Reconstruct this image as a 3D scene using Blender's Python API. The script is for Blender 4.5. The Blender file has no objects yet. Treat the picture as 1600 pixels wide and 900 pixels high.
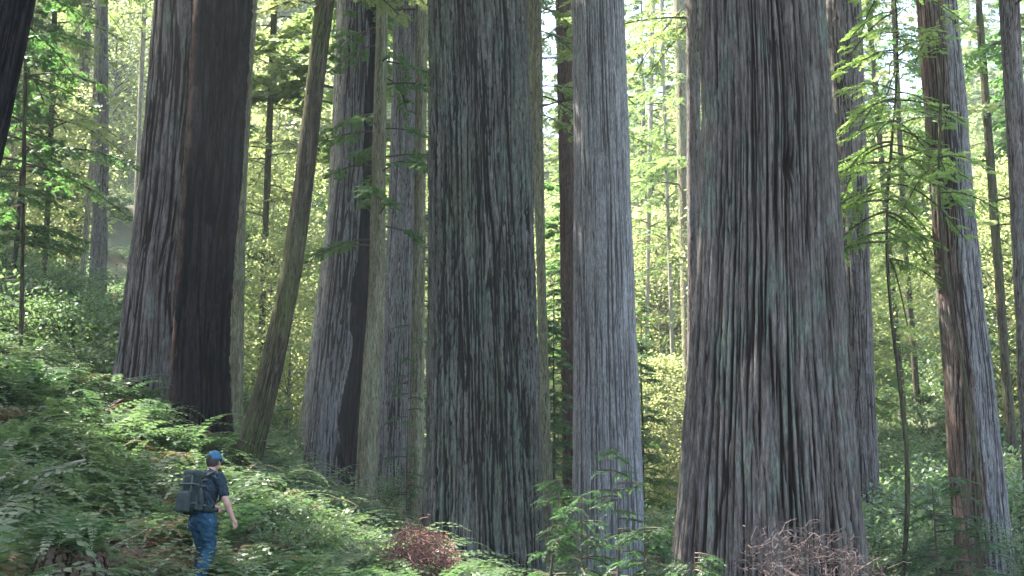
import bpy, bmesh, math, random
import numpy as np
from mathutils import Vector, Matrix, Euler

sc = bpy.context.scene
C = sc.collection
R = math.radians
rng = np.random.default_rng(7)
random.seed(7)

# ------------------------------------------------------------------ camera, sky, sun, exposure
F = 2000.0                       # focal length in photo pixels (1600 wide)
PITCH = R(10)
cam_d = bpy.data.cameras.new('camera')
cam = bpy.data.objects.new('camera', cam_d)
C.objects.link(cam)
cam.location = (0, 0, 0)
cam.rotation_euler = (R(90) + PITCH, 0, 0)
cam_d.sensor_width = 36
cam_d.lens = 36 * F / 1600
cam_d.clip_start = 0.1
cam_d.clip_end = 3000
sc.camera = cam

SUN_EL, SUN_AZ = R(58), R(-62)   # azimuth from +Y, negative = to the left
sdir = Vector((math.sin(SUN_AZ) * math.cos(SUN_EL), math.cos(SUN_AZ) * math.cos(SUN_EL), math.sin(SUN_EL)))
w = bpy.data.worlds.new('World')
sc.world = w
w.use_nodes = True
wn = w.node_tree
sky = wn.nodes.new('ShaderNodeTexSky')
sky.sky_type = 'NISHITA'
sky.sun_disc = False
sky.sun_elevation = SUN_EL
sky.sun_rotation = SUN_AZ
sky.dust_density = 2.5
bg = wn.nodes['Background']
bg.inputs['Strength'].default_value = 0.15
wn.links.new(sky.outputs[0], bg.inputs['Color'])
sl = bpy.data.lights.new('sun', 'SUN')
sl.energy = 5.0
sl.angle = R(0.6)
sl.color = (1.0, 0.95, 0.86)
sun = bpy.data.objects.new('sun', sl)
C.objects.link(sun)
sun.rotation_euler = sdir.to_track_quat('Z', 'Y').to_euler()
sun.location = sdir * 200
sc.view_settings.view_transform = 'Standard'
sc.view_settings.look = 'None'
sc.view_settings.gamma = 1
sc.view_settings.exposure = 2.85
sc.cycles.use_denoising = True
sc.cycles.max_bounces = 8
sc.cycles.diffuse_bounces = 4
sc.cycles.transmission_bounces = 4
sc.cycles.volume_bounces = 1
sc.cycles.sample_clamp_indirect = 6

# ------------------------------------------------------------------ helpers
def ray(X, Y, D):
    """photo pixel at depth D -> world point"""
    u, v = (X - 800) / F, (450 - Y) / F
    cp, sp = math.cos(PITCH), math.sin(PITCH)
    t = D / (cp - v * sp)
    return np.array((u * t, D, (sp + v * cp) * t))

_g = np.random.default_rng(99)
PERM = np.concatenate([_g.permutation(256)] * 3)
GR = _g.normal(size=(256, 3)); GR /= np.linalg.norm(GR, axis=1)[:, None]
def perlin(x, y, z, seed=0):
    x = np.asarray(x, float) + seed * 17.31; y = np.asarray(y, float) + seed * 5.77; z = np.asarray(z, float) + seed * 9.13
    xi, yi, zi = np.floor(x).astype(int), np.floor(y).astype(int), np.floor(z).astype(int)
    fx, fy, fz = x - xi, y - yi, z - zi
    xi &= 255; yi &= 255; zi &= 255
    u, v, ww = [t * t * t * (t * (t * 6 - 15) + 10) for t in (fx, fy, fz)]
    def g(i, j, k):
        h = PERM[PERM[PERM[(xi + i) & 255] + ((yi + j) & 255)] + ((zi + k) & 255)]
        q = GR[h]
        return q[..., 0] * (fx - i) + q[..., 1] * (fy - j) + q[..., 2] * (fz - k)
    l = lambda a, b, t: a + (b - a) * t
    return 1.6 * l(l(l(g(0,0,0), g(1,0,0), u), l(g(0,1,0), g(1,1,0), u), v),
             l(l(g(0,0,1), g(1,0,1), u), l(g(0,1,1), g(1,1,1), u), v), ww)

def mesh_from(name, verts, faces4=None, mats=(), smooth=False, attrs=None, fattrs=None, midx=None):
    me = bpy.data.meshes.new(name)
    verts = np.asarray(verts, np.float32).reshape(-1, 3)
    me.vertices.add(len(verts)); me.vertices.foreach_set('co', verts.ravel())
    faces4 = np.asarray(faces4, np.int32)
    n = len(faces4)
    me.loops.add(n * 4); me.loops.foreach_set('vertex_index', faces4.ravel())
    me.polygons.add(n)
    me.polygons.foreach_set('loop_start', np.arange(n, dtype=np.int32) * 4)
    if smooth: me.polygons.foreach_set('use_smooth', np.ones(n, bool))
    for m in mats: me.materials.append(m)
    if midx is not None: me.polygons.foreach_set('material_index', np.asarray(midx, np.int32))
    me.update(calc_edges=True)
    for k, a in (attrs or {}).items():
        at = me.attributes.new(k, 'FLOAT', 'POINT'); at.data.foreach_set('value', np.asarray(a, np.float32).ravel())
    for k, a in (fattrs or {}).items():
        at = me.attributes.new(k, 'FLOAT', 'FACE'); at.data.foreach_set('value', np.asarray(a, np.float32).ravel())
    return me

def link(name, data, parent=None, loc=None, rot=None):
    o = bpy.data.objects.new(name, data)
    C.objects.link(o)
    if parent is not None: o.parent = parent
    if loc is not None: o.location = loc
    if rot is not None: o.rotation_euler = rot
    return o

def tag(o, label=None, cat=None, group=None, kind=None):
    if label: o['label'] = label
    if cat: o['category'] = cat
    if group: o['group'] = group
    if kind: o['kind'] = kind
    return o

def copy_tree(o, parent=None):
    c = o.copy(); C.objects.link(c)
    if parent is not None: c.parent = parent
    for ch in [x for x in o.children]:
        copy_tree(ch, c)
    return c

def norm(a):
    return a / np.maximum(np.linalg.norm(a, axis=-1, keepdims=True), 1e-9)

# ------------------------------------------------------------------ materials
class N:
    def __init__(s, name):
        s.m = bpy.data.materials.new(name); s.m.use_nodes = True
        s.t = s.m.node_tree; s.b = s.t.nodes['Principled BSDF']; s.out = s.t.nodes['Material Output']
    def n(s, typ, **kw):
        o = s.t.nodes.new(typ)
        for k, v in kw.items():
            if k.startswith('_'): setattr(o, k[1:], v)
            else: o.inputs[k.replace('__', ' ')].default_value = v
        return o
    def l(s, a, b): s.t.links.new(a, b)
    def ramp(s, fac, stops):
        r = s.t.nodes.new('ShaderNodeValToRGB')
        e = r.color_ramp.elements
        e[0].position, e[0].color = stops[0][0], (*stops[0][1], 1)
        e[1].position, e[1].color = stops[1][0], (*stops[1][1], 1)
        for p, c in stops[2:]:
            q = e.new(p); q.color = (*c, 1)
        s.l(fac, r.inputs[0]); return r.outputs[0]
    def noise(s, scale, vec=None, detail=4, mapping=None, rough=0.6):
        nz = s.n('ShaderNodeTexNoise', Scale=scale, Detail=detail, Roughness=rough)
        tc = s.n('ShaderNodeTexCoord')
        v = tc.outputs['Object']
        if mapping:
            mp = s.n('ShaderNodeMapping'); mp.inputs['Scale'].default_value = mapping
            s.l(v, mp.inputs[0]); v = mp.outputs[0]
        s.l(v, nz.inputs['Vector'])
        return nz.outputs['Fac']
    def mix(s, fac, a, b, blend='MIX'):
        m = s.t.nodes.new('ShaderNodeMix'); m.data_type = 'RGBA'; m.blend_type = blend
        for sock, v in ((m.inputs[0], fac), (m.inputs[6], a), (m.inputs[7], b)):
            if hasattr(v, 'is_linked'): s.l(v, sock)
            elif isinstance(v, (int, float)): sock.default_value = v
            else: sock.default_value = (*v, 1)
        return m.outputs[2]

def bark_mat(name, ridge, ridge2, furrow, lichen, lichen_amt=0.5, bump=0.6, fine=1.0, moss=None, moss_amt=0.5):
    k = N(name)
    at = k.n('ShaderNodeAttribute', _attribute_name='ridge')
    n1 = k.noise(7 * fine, mapping=(1, 1, 0.09), detail=6, rough=0.7)
    n2 = k.noise(1.1, mapping=(1, 1, 0.25), detail=4)
    n3 = k.noise(30 * fine, mapping=(1, 1, 0.12), detail=5, rough=0.75)
    n4 = k.noise(2.3, mapping=(1, 1, 0.35), detail=6, rough=0.7)
    base = k.mix(k.ramp(n1, [(0.42, (0,0,0)), (0.58, (1,1,1))]), ridge, ridge2)
    base = k.mix(k.ramp(n4, [(0.5, (0,0,0)), (0.62, (lichen_amt,)*3)]), base, lichen)
    if moss: base = k.mix(k.ramp(n2, [(0.46, (0,0,0)), (0.62, (moss_amt,)*3)]), base, moss)
    dark = k.ramp(n3, [(0.36, (0.4,)*3), (0.6, (1.25,)*3)])
    base = k.mix(1.0, base, dark, 'MULTIPLY')
    col = k.mix(k.ramp(at.outputs['Fac'], [(0.25, (0,0,0)), (0.65, (1,1,1))]), furrow, base)
    k.l(col, k.b.inputs['Base Color'])
    k.b.inputs['Roughness'].default_value = 0.92
    k.b.inputs['Specular IOR Level'].default_value = 0.08
    add = k.n('ShaderNodeMath', _operation='ADD'); k.l(n1, add.inputs[0]); k.l(n3, add.inputs[1])
    bp = k.n('ShaderNodeBump', Strength=bump, Distance=0.05)
    k.l(add.outputs[0], bp.inputs['Height']); k.l(bp.outputs[0], k.b.inputs['Normal'])
    return k.m

def leaf_mat(name, c1, c2, t1, t2, trans=0.45, rough=0.5, spec=0.3):
    k = N(name)
    at = k.n('ShaderNodeAttribute', _attribute_name='tint')
    oi = k.n('ShaderNodeObjectInfo')
    a = k.n('ShaderNodeMath', _operation='MULTIPLY_ADD'); k.l(oi.outputs['Random'], a.inputs[0]); a.inputs[1].default_value = 0.45
    b = k.n('ShaderNodeMath', _operation='MULTIPLY'); k.l(at.outputs['Fac'], b.inputs[0]); b.inputs[1].default_value = 0.55
    k.l(b.outputs[0], a.inputs[2])
    k.l(k.mix(a.outputs[0], c1, c2), k.b.inputs['Base Color'])
    k.b.inputs['Roughness'].default_value = rough
    k.b.inputs['Specular IOR Level'].default_value = spec
    tr = k.n('ShaderNodeBsdfTranslucent'); k.l(k.mix(a.outputs[0], t1, t2), tr.inputs['Color'])
    mx = k.n('ShaderNodeMixShader', Fac=trans)
    k.l(k.b.outputs[0], mx.inputs[1]); k.l(tr.outputs[0], mx.inputs[2]); k.l(mx.outputs[0], k.out.inputs['Surface'])
    return k.m

def plain_mat(name, c1, c2=None, rough=0.8, scale=20, spec=0.3, bump=0.0):
    k = N(name)
    if c2 is None: c2 = tuple(x * 0.7 for x in c1)
    n = k.noise(scale, detail=5)
    k.l(k.mix(k.ramp(n, [(0.35, (0,0,0)), (0.65, (1,1,1))]), c1, c2), k.b.inputs['Base Color'])
    k.b.inputs['Roughness'].default_value = rough
    k.b.inputs['Specular IOR Level'].default_value = spec
    if bump:
        bp = k.n('ShaderNodeBump', Strength=bump, Distance=0.01); k.l(n, bp.inputs['Height']); k.l(bp.outputs[0], k.b.inputs['Normal'])
    return k.m

M = {}
M['giant'] = bark_mat('bark_giant', (0.175,0.153,0.138), (0.098,0.082,0.073), (0.02,0.013,0.011), (0.145,0.18,0.145), 0.7)
M['mottled'] = bark_mat('bark_mottled', (0.18,0.165,0.145), (0.09,0.08,0.07), (0.02,0.017,0.015), (0.13,0.165,0.145), 0.7, bump=0.9, moss=(0.09,0.12,0.06), moss_amt=0.35)
M['grey'] = bark_mat('bark_grey', (0.25,0.235,0.235), (0.16,0.145,0.145), (0.045,0.036,0.034), (0.19,0.22,0.21), 0.4, fine=1.5)
M['light'] = bark_mat('bark_light_grey', (0.34,0.325,0.335), (0.24,0.225,0.23), (0.09,0.075,0.072), (0.28,0.30,0.285), 0.4, fine=1.5)
M['purple'] = bark_mat('bark_purple', (0.20,0.17,0.165), (0.12,0.097,0.09), (0.03,0.02,0.018), (0.16,0.185,0.165), 0.5)
M['burnt_or_shade'] = bark_mat('bark_burnt_or_shade', (0.03,0.026,0.027), (0.014,0.012,0.013), (0.004,0.003,0.003), (0.055,0.033,0.026), 0.35)  # blackened bark; also painted as shade on the blue-grey redwood
M['mossy'] = bark_mat('bark_mossy', (0.10,0.085,0.06), (0.055,0.042,0.032), (0.02,0.015,0.012), (0.09,0.10,0.05), 0.6, moss=(0.07,0.09,0.025), moss_amt=0.7)
M['olive'] = bark_mat('bark_olive', (0.27,0.25,0.17), (0.17,0.155,0.10), (0.09,0.075,0.05), (0.23,0.26,0.15), 0.6, fine=1.4)
M['red'] = bark_mat('bark_red', (0.16,0.088,0.062), (0.09,0.047,0.034), (0.05,0.022,0.016), (0.15,0.12,0.08), 0.4)
M['darkbrown'] = bark_mat('bark_dark_brown', (0.10,0.06,0.05), (0.06,0.035,0.03), (0.02,0.012,0.01), (0.10,0.08,0.06), 0.4)
M['rust'] = bark_mat('bark_rust', (0.18,0.125,0.10), (0.11,0.078,0.065), (0.03,0.02,0.016), (0.18,0.165,0.145), 0.7)
M['pale'] = bark_mat('bark_pale', (0.42,0.38,0.32), (0.28,0.25,0.20), (0.14,0.11,0.09), (0.32,0.33,0.25), 0.5)
M['twig'] = plain_mat('twig_wood', (0.10,0.075,0.055), (0.05,0.038,0.03))
M['redtwig'] = plain_mat('dead_twigs', (0.22,0.10,0.08), (0.12,0.06,0.05), scale=6)
M['greytwig'] = plain_mat('bare_twigs', (0.08,0.058,0.054), (0.045,0.032,0.031), scale=6)
M['fir'] = leaf_mat('leaf_conifer', (0.045,0.085,0.03), (0.11,0.14,0.04), (0.16,0.30,0.08), (0.36,0.44,0.14))
M['maple'] = leaf_mat('leaf_broad', (0.10,0.14,0.045), (0.18,0.19,0.08), (0.34,0.46,0.13), (0.56,0.58,0.26), trans=0.5)
M['hemlock'] = leaf_mat('leaf_hemlock', (0.028,0.07,0.032), (0.05,0.10,0.035), (0.09,0.22,0.06), (0.17,0.31,0.06))
M['sapling'] = leaf_mat('leaf_sapling', (0.022,0.058,0.026), (0.04,0.085,0.03), (0.06,0.17,0.05), (0.12,0.24,0.06))
M['fern'] = leaf_mat('leaf_fern', (0.025,0.06,0.028), (0.125,0.165,0.075), (0.08,0.21,0.07), (0.26,0.36,0.13), trans=0.3, rough=0.42, spec=0.35)
M['deadfern'] = leaf_mat('leaf_dead_fern', (0.13,0.085,0.05), (0.21,0.155,0.085), (0.18,0.11,0.05), (0.26,0.19,0.09), trans=0.25)
M['shrub'] = leaf_mat('leaf_shrub', (0.07,0.13,0.06), (0.13,0.18,0.09), (0.16,0.32,0.10), (0.28,0.40,0.13), trans=0.3, rough=0.38, spec=0.5)

def ground_mat():
    k = N('forest_floor')
    n = k.noise(3, detail=8, rough=0.7); n2 = k.noise(0.25, detail=5)
    c = k.ramp(n, [(0.3, (0.045,0.03,0.02)), (0.7, (0.16,0.105,0.065)), (0.5, (0.09,0.06,0.04))])
    c = k.mix(k.ramp(n2, [(0.4, (0,0,0)), (0.55, (0.85,)*3)]), c, (0.055,0.085,0.03))
    k.l(c, k.b.inputs['Base Color']); k.b.inputs['Roughness'].default_value = 0.95
    bp = k.n('ShaderNodeBump', Strength=0.8, Distance=0.1); k.l(n, bp.inputs['Height']); k.l(bp.outputs[0], k.b.inputs['Normal'])
    return k.m
M['ground'] = ground_mat()

# ------------------------------------------------------------------ terrain
ctl = [ray(*a) for a in [
    (0,905,12.5), (310,921,16.4), (0,720,19), (0,560,29), (110,480,40), (265,628,28.5), (315,672,26.8), (385,738,25),
    (368,690,31), (520,790,32), (570,810,30), (615,778,38), (600,905,21), (750,935,24), (1200,975,20), (950,955,34),
    (1350,818,36), (1540,905,26), (1430,850,31), (1430,615,57), (1430,510,80), (1030,865,60), (1030,610,92),
    (875,600,100), (450,705,46), (450,500,80), (130,455,60), (150,930,13), (700,960,14), (875,885,62), (1590,700,45),
    (720,860,60)]]
ctl += [np.array(p, float) for p in [(0,0,-1.6), (-4,4,-1.4), (5,5,-1.7), (0,-30,-2), (-30,0,6), (-60,20,20), (-60,60,28),
    (30,0,-1), (40,30,3), (60,70,18), (-30,60,16), (-45,110,38), (0,150,28), (60,150,34), (-60,-30,14), (60,-30,2), (-14,14,1.6),
    (-20,28,6), (-110,110,55), (110,110,40), (0,230,62), (-120,230,85), (120,230,75), (-120,0,40), (120,0,15), (0,-100,-2), (-120,-100,25),(120,-100,5)]]
ctl = np.array(ctl)
def _tps(r2): return 0.5 * r2 * np.log(r2 + 1e-9)
_n = len(ctl)
_S = 20.0
_K = _tps(((ctl[:, None, :2] - ctl[None, :, :2]) / _S) ** 2 @ np.ones(2)) + np.eye(_n) * 0.05
_P = np.c_[np.ones(_n), ctl[:, :2] / _S]
_A = np.block([[_K, _P], [_P.T, np.zeros((3, 3))]])
_sol = np.linalg.solve(_A, np.r_[ctl[:, 2], 0, 0, 0])
def gz(x, y):
    x = np.atleast_1d(np.asarray(x, float)); y = np.atleast_1d(np.asarray(y, float))
    sh = x.shape; x = x.ravel(); y = y.ravel()
    d2 = ((x[:, None] - ctl[None, :, 0]) ** 2 + (y[:, None] - ctl[None, :, 1]) ** 2) / _S ** 2
    z = _tps(d2) @ _sol[:_n] + _sol[_n] + _sol[_n + 1] * x / _S + _sol[_n + 2] * y / _S
    rr = np.hypot(x, y)
    z = np.clip(z, -6, 95)
    z = z + 0.12 * perlin(x * 0.6, y * 0.6, 0 * x, 3) + 0.35 * perlin(x * 0.13, y * 0.13, 0 * x, 4)
    return z.reshape(sh)
def gz1(x, y): return float(gz(x, y)[0])

gx = np.concatenate([np.arange(-420, -60, 10), np.arange(-60, 60, 0.5), np.arange(60, 421, 10)])
gy = np.concatenate([np.arange(-150, 0, 8), np.arange(0, 70, 0.4), np.arange(70, 120, 1.5), np.arange(120, 461, 10)])
GX, GY = np.meshgrid(gx, gy)
GZ = gz(GX, GY)
ny, nx = GX.shape
idx = np.arange(nx * ny).reshape(ny, nx)
fc = np.stack([idx[:-1, :-1], idx[:-1, 1:], idx[1:, 1:], idx[1:, :-1]], -1).reshape(-1, 4)
g = link('ground', mesh_from('ground', np.stack([GX, GY, GZ], -1), fc, [M['ground']], True))
tag(g, 'brown forest floor rising to the sides under ferns', kind='structure')

# ------------------------------------------------------------------ trunks
def trunk_mesh(name, zs, cx, cy, r, mats, seed, nseg, amp=0.05, cell=0.28, flute=0.10, zbase=0.0, red_side=None, dents=(), stretch=0.16, twist=0.01, scaly=0.0, ckw=1.0):
    th = np.linspace(0, 2 * np.pi, nseg, endpoint=False)
    TH, Z = np.meshgrid(th, zs)
    RR = r[:, None] * np.ones_like(TH)
    rf = np.median(r)
    T2 = TH + twist * Z
    wx = 0.22 * perlin(np.cos(T2) * rf * 1.5, np.sin(T2) * rf * 1.5, Z * 0.35, seed + 1)
    ca, sa = np.cos(T2) * rf / cell + wx, np.sin(T2) * rf / cell + wx
    big = perlin(ca, sa, Z * stretch / cell * 0.45, seed)
    mid = perlin(ca * 2.3, sa * 2.3, Z * stretch / cell * 0.9, seed + 5)
    sm = perlin(ca * 5, sa * 5, Z * stretch / cell * 2.2, seed + 9)
    ds = 2 * np.pi * rf / nseg
    def crack(nn, wd):
        wd = wd * ckw
        gr = np.abs(np.roll(nn, -1, 1) - np.roll(nn, 1, 1)) / (2 * ds)
        gm = gr.mean(); gs = np.clip(gr / (0.55 * gm), 0, 1)
        return np.exp(-(np.abs(nn) / np.maximum(gr, .12 * gm) / wd) ** 2) * gs
    m15 = perlin(ca * 1.55, sa * 1.55, Z * stretch / cell * 0.6, seed + 3)
    c1 = crack(big, cell * 0.17) ; c2 = crack(mid, cell * 0.10); c3 = crack(sm, cell * 0.05)
    c1 = np.maximum(c1, .85 * crack(m15, cell * 0.13))
    c1 = c1 * np.clip(0.75 + 0.9 * perlin(ca * .4, sa * .4, Z * .35, seed + 50), .25, 1.2)
    c2 = c2 * np.clip(0.7 + 1.1 * perlin(ca * .7, sa * .7, Z * .5, seed + 51), .1, 1.2)
    h = -1.0 * c1 - 0.6 * c2 - 0.3 * c3 + 0.2 * sm + 0.2 * mid + 0.35 * big
    if scaly:
        s1 = perlin(ca * 2, sa * 2, Z * 3.5, seed + 13)
        h = h - scaly * np.exp(-(s1 / 0.12) ** 2)
    up = np.clip((Z - zbase) / 3.5, 0, 1)
    fl = perlin(np.cos(TH) * 1.9, np.sin(TH) * 1.9, Z * 0.05, seed + 20) * (flute * (1 - up) ** 1.5 + 0.035)
    RR = RR * (1 + fl) + amp * h + 0.02 * perlin(ca * .5, sa * .5, Z * .8, seed + 30)
    ridge = np.clip(1 - 0.9 * c1 - 0.7 * c2 - 0.4 * c3 - (0.5 * scaly * np.exp(-(s1 / 0.12) ** 2) if scaly else 0), 0, 1)
    for (dz, dth, dr, dd) in dents:
        q = ((Z - dz) / (dr * 1.7)) ** 2 + (((TH - dth + np.pi) % (2 * np.pi) - np.pi) * rf / dr) ** 2
        RR = RR - dd * np.exp(-q) + dd * 0.08 * np.exp(-(np.sqrt(q) - 1.9) ** 2 * 2)
        ridge = ridge * (1 - 0.9 * np.exp(-q))
    X = cx[:, None] + RR * np.cos(TH); Y = cy[:, None] + RR * np.sin(TH)
    nz_, ns = Z.shape
    ii = np.arange(nz_ * ns).reshape(nz_, ns)
    nxt = np.roll(ii, -1, axis=1)
    f = np.stack([ii[:-1], nxt[:-1], nxt[1:], ii[1:]], -1).reshape(-1, 4)
    mi = None
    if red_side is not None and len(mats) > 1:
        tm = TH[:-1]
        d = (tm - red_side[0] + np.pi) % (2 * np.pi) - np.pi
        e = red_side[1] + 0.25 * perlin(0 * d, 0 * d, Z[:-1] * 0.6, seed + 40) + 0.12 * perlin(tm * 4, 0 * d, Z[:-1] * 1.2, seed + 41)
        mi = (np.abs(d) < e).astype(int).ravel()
    return mesh_from(name, np.stack([X, Y, Z], -1), f, mats, True, {'ridge': ridge}, midx=mi)

BASES = []   # (x, y, r) footprints
def tree_from_pixels(kn, D, mats, kind='redwood_tree', label='', group=None, cat='tree', seed=0, dens=1.0, crown=None, top=48, base=None, flare=0.25, leanD=0.0, tint_label=None, **kw):
    """kn: list of (Y, Xleft, Xright) edges in the photograph."""
    kn = sorted(kn)
    P = []
    for Y, xl, xr in kn:
        a, b = ray(xl, Y, D), ray(xr, Y, D)
        P.append((a[2], (a[0] + b[0]) / 2, abs(b[0] - a[0]) / 2))
    P = np.array(P)[::-1]                    # ascending z
    x0 = P[0, 1]; zb = gz1(x0, D)
    # slope of the axis at both ends
    s_lo = (P[min(1, len(P)-1), 1] - P[0, 1]) / max(P[min(1, len(P)-1), 0] - P[0, 0], .1) if len(P) > 1 else 0
    if P[0, 0] > zb - 0.3:
        zl = min(zb, P[0, 0]) - 0.6
        P = np.vstack([[zl, P[0, 1] + s_lo * (zl - P[0, 0]), P[0, 2] * (1 + 0.1 * min(1, abs(zl - P[0, 0])))], P])
    zt = P[-1, 0]; s_hi = (P[-1, 1] - P[-2, 1]) / (P[-1, 0] - P[-2, 0])
    rt = P[-1, 2]
    vis_top = ray(0, 0, D)[2] + 0.8
    P = np.vstack([P, [vis_top + 6, P[-1, 1] + s_hi * (vis_top + 6 - zt), rt * 0.9], [top, P[-1, 1] + s_hi * (top - zt) * 0.7, rt * 0.12]])
    step = 0.06 / dens
    zs = np.concatenate([np.arange(P[0, 0], vis_top, step), np.arange(vis_top, top, 0.8)])
    cx = np.interp(zs, P[:, 0], P[:, 1]); r = np.interp(zs, P[:, 0], P[:, 2])
    kk = np.ones(15) / 15
    nfine = int((zs < vis_top).sum())
    for a in (cx, r):
        pad = np.r_[[a[0]] * 7, a, [a[-1]] * 7]
        sm_ = np.convolve(pad, kk, 'valid'); a[7:nfine - 8] = sm_[7:nfine - 8]
    cy = D + leanD * (zs - zb)
    bx = float(np.interp(zb, zs, cx))
    root = link(kind, None, loc=(bx, D, zb))
    root.empty_display_size = 0.5
    tag(root, label, cat, group)
    rm = float(np.median(r[:nfine]))
    nseg = int(np.clip(2 * math.pi * rm / (D / 1280 * 0.75), 24, 900))
    kw.setdefault('amp', min(0.055, rm * 0.06)); kw.setdefault('cell', min(0.26, max(rm * 0.3, .06)))
    me = trunk_mesh('trunk', zs - zb, cx - bx, cy - D, r, mats, seed, nseg, **kw)
    link('trunk', me, root)
    BASES.append((bx, D, float(r[0])))
    if crown:
        h0, h1, L0, L1, nb, mat_, seed_ = crown
        ax = lambda z: (np.interp(z + zb, zs, cx) - bx, np.interp(z + zb, zs, cy) - D)
        rr_ = lambda z: np.interp(z + zb, zs, r)
        me = crown_mesh(h0, h1, L0, L1, nb, M[mat_], seed_, axis=ax, rad=rr_)
        link('crown', me, root)
    return root

# ------------------------------------------------------------------ foliage
def leaf_quads(o, d, s, l, wd):
    """rhombic leaves. o,d,s (N,3); l,wd (N,)"""
    l = l[:, None]; wd = wd[:, None]
    return np.stack([o, o + d * l * 0.45 + s * wd, o + d * l, o + d * l * 0.45 - s * wd], 1)

def sprays(o, t, b, L, K, leaf, wid, r_, droop=0.15):
    """flat conifer sprays: axis t, side b."""
    S = len(o)
    kk = (np.arange(K) + 0.5) / K
    pos = o[:, None, :] + t[:, None, :] * (L[:, None] * kk)[..., None]
    pos[..., 2] -= droop * L[:, None] * kk[None] ** 2
    out = []
    for sgn in (-1, 1):
        d = norm(t * 0.62)[:, None, :] * 0.62 + sgn * b[:, None, :] * 0.78 + r_.normal(size=(S, K, 3)) * 0.16
        d[..., 2] -= 0.12
        d = norm(d)
        nrm = np.cross(np.broadcast_to(t[:, None, :], d.shape), b[:, None, :]) + r_.normal(size=d.shape) * 0.35
        sd = norm(np.cross(d, nrm))
        ll = leaf * (1 - 0.62 * kk[None] ** 1.3) * r_.uniform(0.7, 1.25, (S, K)) * (L[:, None] / L.mean()) ** 0.5
        out.append(leaf_quads(pos.reshape(-1, 3), d.reshape(-1, 3), sd.reshape(-1, 3), ll.ravel(), (wid * r_.uniform(0.7, 1.2, (S, K))).ravel()))
    return np.concatenate(out)

def tube_quads(p0, p1, r0, r1):
    """4-sided sticks, arrays."""
    ax = norm(p1 - p0)
    h = np.where(np.abs(ax[:, 2:3]) > 0.9, np.array([[1., 0, 0]]), np.array([[0, 0, 1.]]))
    u = norm(np.cross(ax, h)); v = np.cross(ax, u)
    q = []
    for a in range(3):
        a0, a1 = a * 2.0944, (a + 1) * 2.0944
        e0 = math.cos(a0) * u + math.sin(a0) * v; e1 = math.cos(a1) * u + math.sin(a1) * v
        q.append(np.stack([p0 + e0 * r0[:, None], p0 + e1 * r0[:, None], p1 + e1 * r1[:, None], p1 + e0 * r1[:, None]], 1))
    return np.concatenate(q)

def quads_mesh(name, Q, mats, tint, midx=None):
    n = len(Q)
    return mesh_from(name, Q.reshape(-1, 3), np.arange(n * 4).reshape(n, 4), mats, False, None, {'tint': tint}, midx)

def crown_mesh(h0, h1, L0, L1, nb, mat, seed, axis=None, rad=None, leaf=0.20, wid=0.035, K=9, sp=0.28, shape='cone', wood=True, sagf=0.35, name='crown'):
    r_ = np.random.default_rng(seed)
    O, T, B, LL, TI = [], [], [], [], []
    W0, W1, R0, R1 = [], [], [], []
    for i in range(nb):
        f = r_.random()
        h = h0 + (h1 - h0) * f
        ph = r_.uniform(0, 2 * np.pi)
        L = (L0 + (L1 - L0) * f) * r_.uniform(0.55, 1.15)
        L = max(L, 0.3)
        cxx, cyy = axis(h) if axis else (0.0, 0.0)
        r0 = (rad(h) if rad else 0.1) * 0.8
        rd = np.array([math.cos(ph), math.sin(ph), 0]); tg = np.array([-rd[1], rd[0], 0])
        up = r_.uniform(-0.05, 0.35); sag = sagf * r_.uniform(0.6, 1.5)
        ns = max(3, int(L / sp))
        s = (np.arange(ns) + 0.6) / ns
        wob = r_.normal() * 0.15
        p = np.array([cxx, cyy, h])[None] + rd[None] * (r0 + L * s)[:, None] + tg[None] * (wob * L * s ** 2)[:, None]
        p[:, 2] += L * (up * s - sag * s ** 2)
        keep = s > 0.18
        tintb = r_.random()
        for sg in (-1, 1):
            t = norm(rd[None] * 0.75 + sg * tg[None] * r_.uniform(0.5, 1.0, (ns, 1)) + np.array([0, 0, -0.25]) + r_.normal(size=(ns, 3)) * 0.18)
            b = norm(np.cross(t, np.array([[0, 0, 1.]]) + r_.normal(size=(ns, 3)) * 0.3))
            l = (0.30 + 0.20 * L) * (1 - 0.55 * s) * r_.uniform(0.6, 1.2, ns)
            O.append(p[keep]); T.append(t[keep]); B.append(b[keep]); LL.append(l[keep])
            TI.append(np.clip(0.5 * tintb + 0.4 * s[keep] + r_.normal(size=keep.sum()) * 0.1, 0, 1))
        if wood:
            st = np.vstack([np.array([[cxx + rd[0] * r0 * .6, cyy + rd[1] * r0 * .6, h]]), p])
            rr0 = 0.012 + 0.010 * L * np.linspace(1, 0.1, len(st))
            W0.append(st[:-1]); W1.append(st[1:]); R0.append(rr0[:-1]); R1.append(rr0[1:])
    O, T, B, LL, TI = map(np.concatenate, (O, T, B, LL, TI))
    Q = sprays(O, T, B, LL, K, leaf, wid, r_)
    tint = np.tile(np.repeat(TI, K), 2)
    tint = np.clip(tint + r_.normal(size=len(tint)) * 0.12, 0, 1)
    mi = np.zeros(len(Q), int)
    if wood:
        WQ = tube_quads(*map(np.concatenate, (W0, W1, R0, R1)))
        Q = np.concatenate([Q, WQ]); tint = np.r_[tint, np.zeros(len(WQ))]; mi = np.r_[mi, np.ones(len(WQ), int)]
    return quads_mesh(name, Q, [mat, M['twig']], tint, mi)

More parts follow.
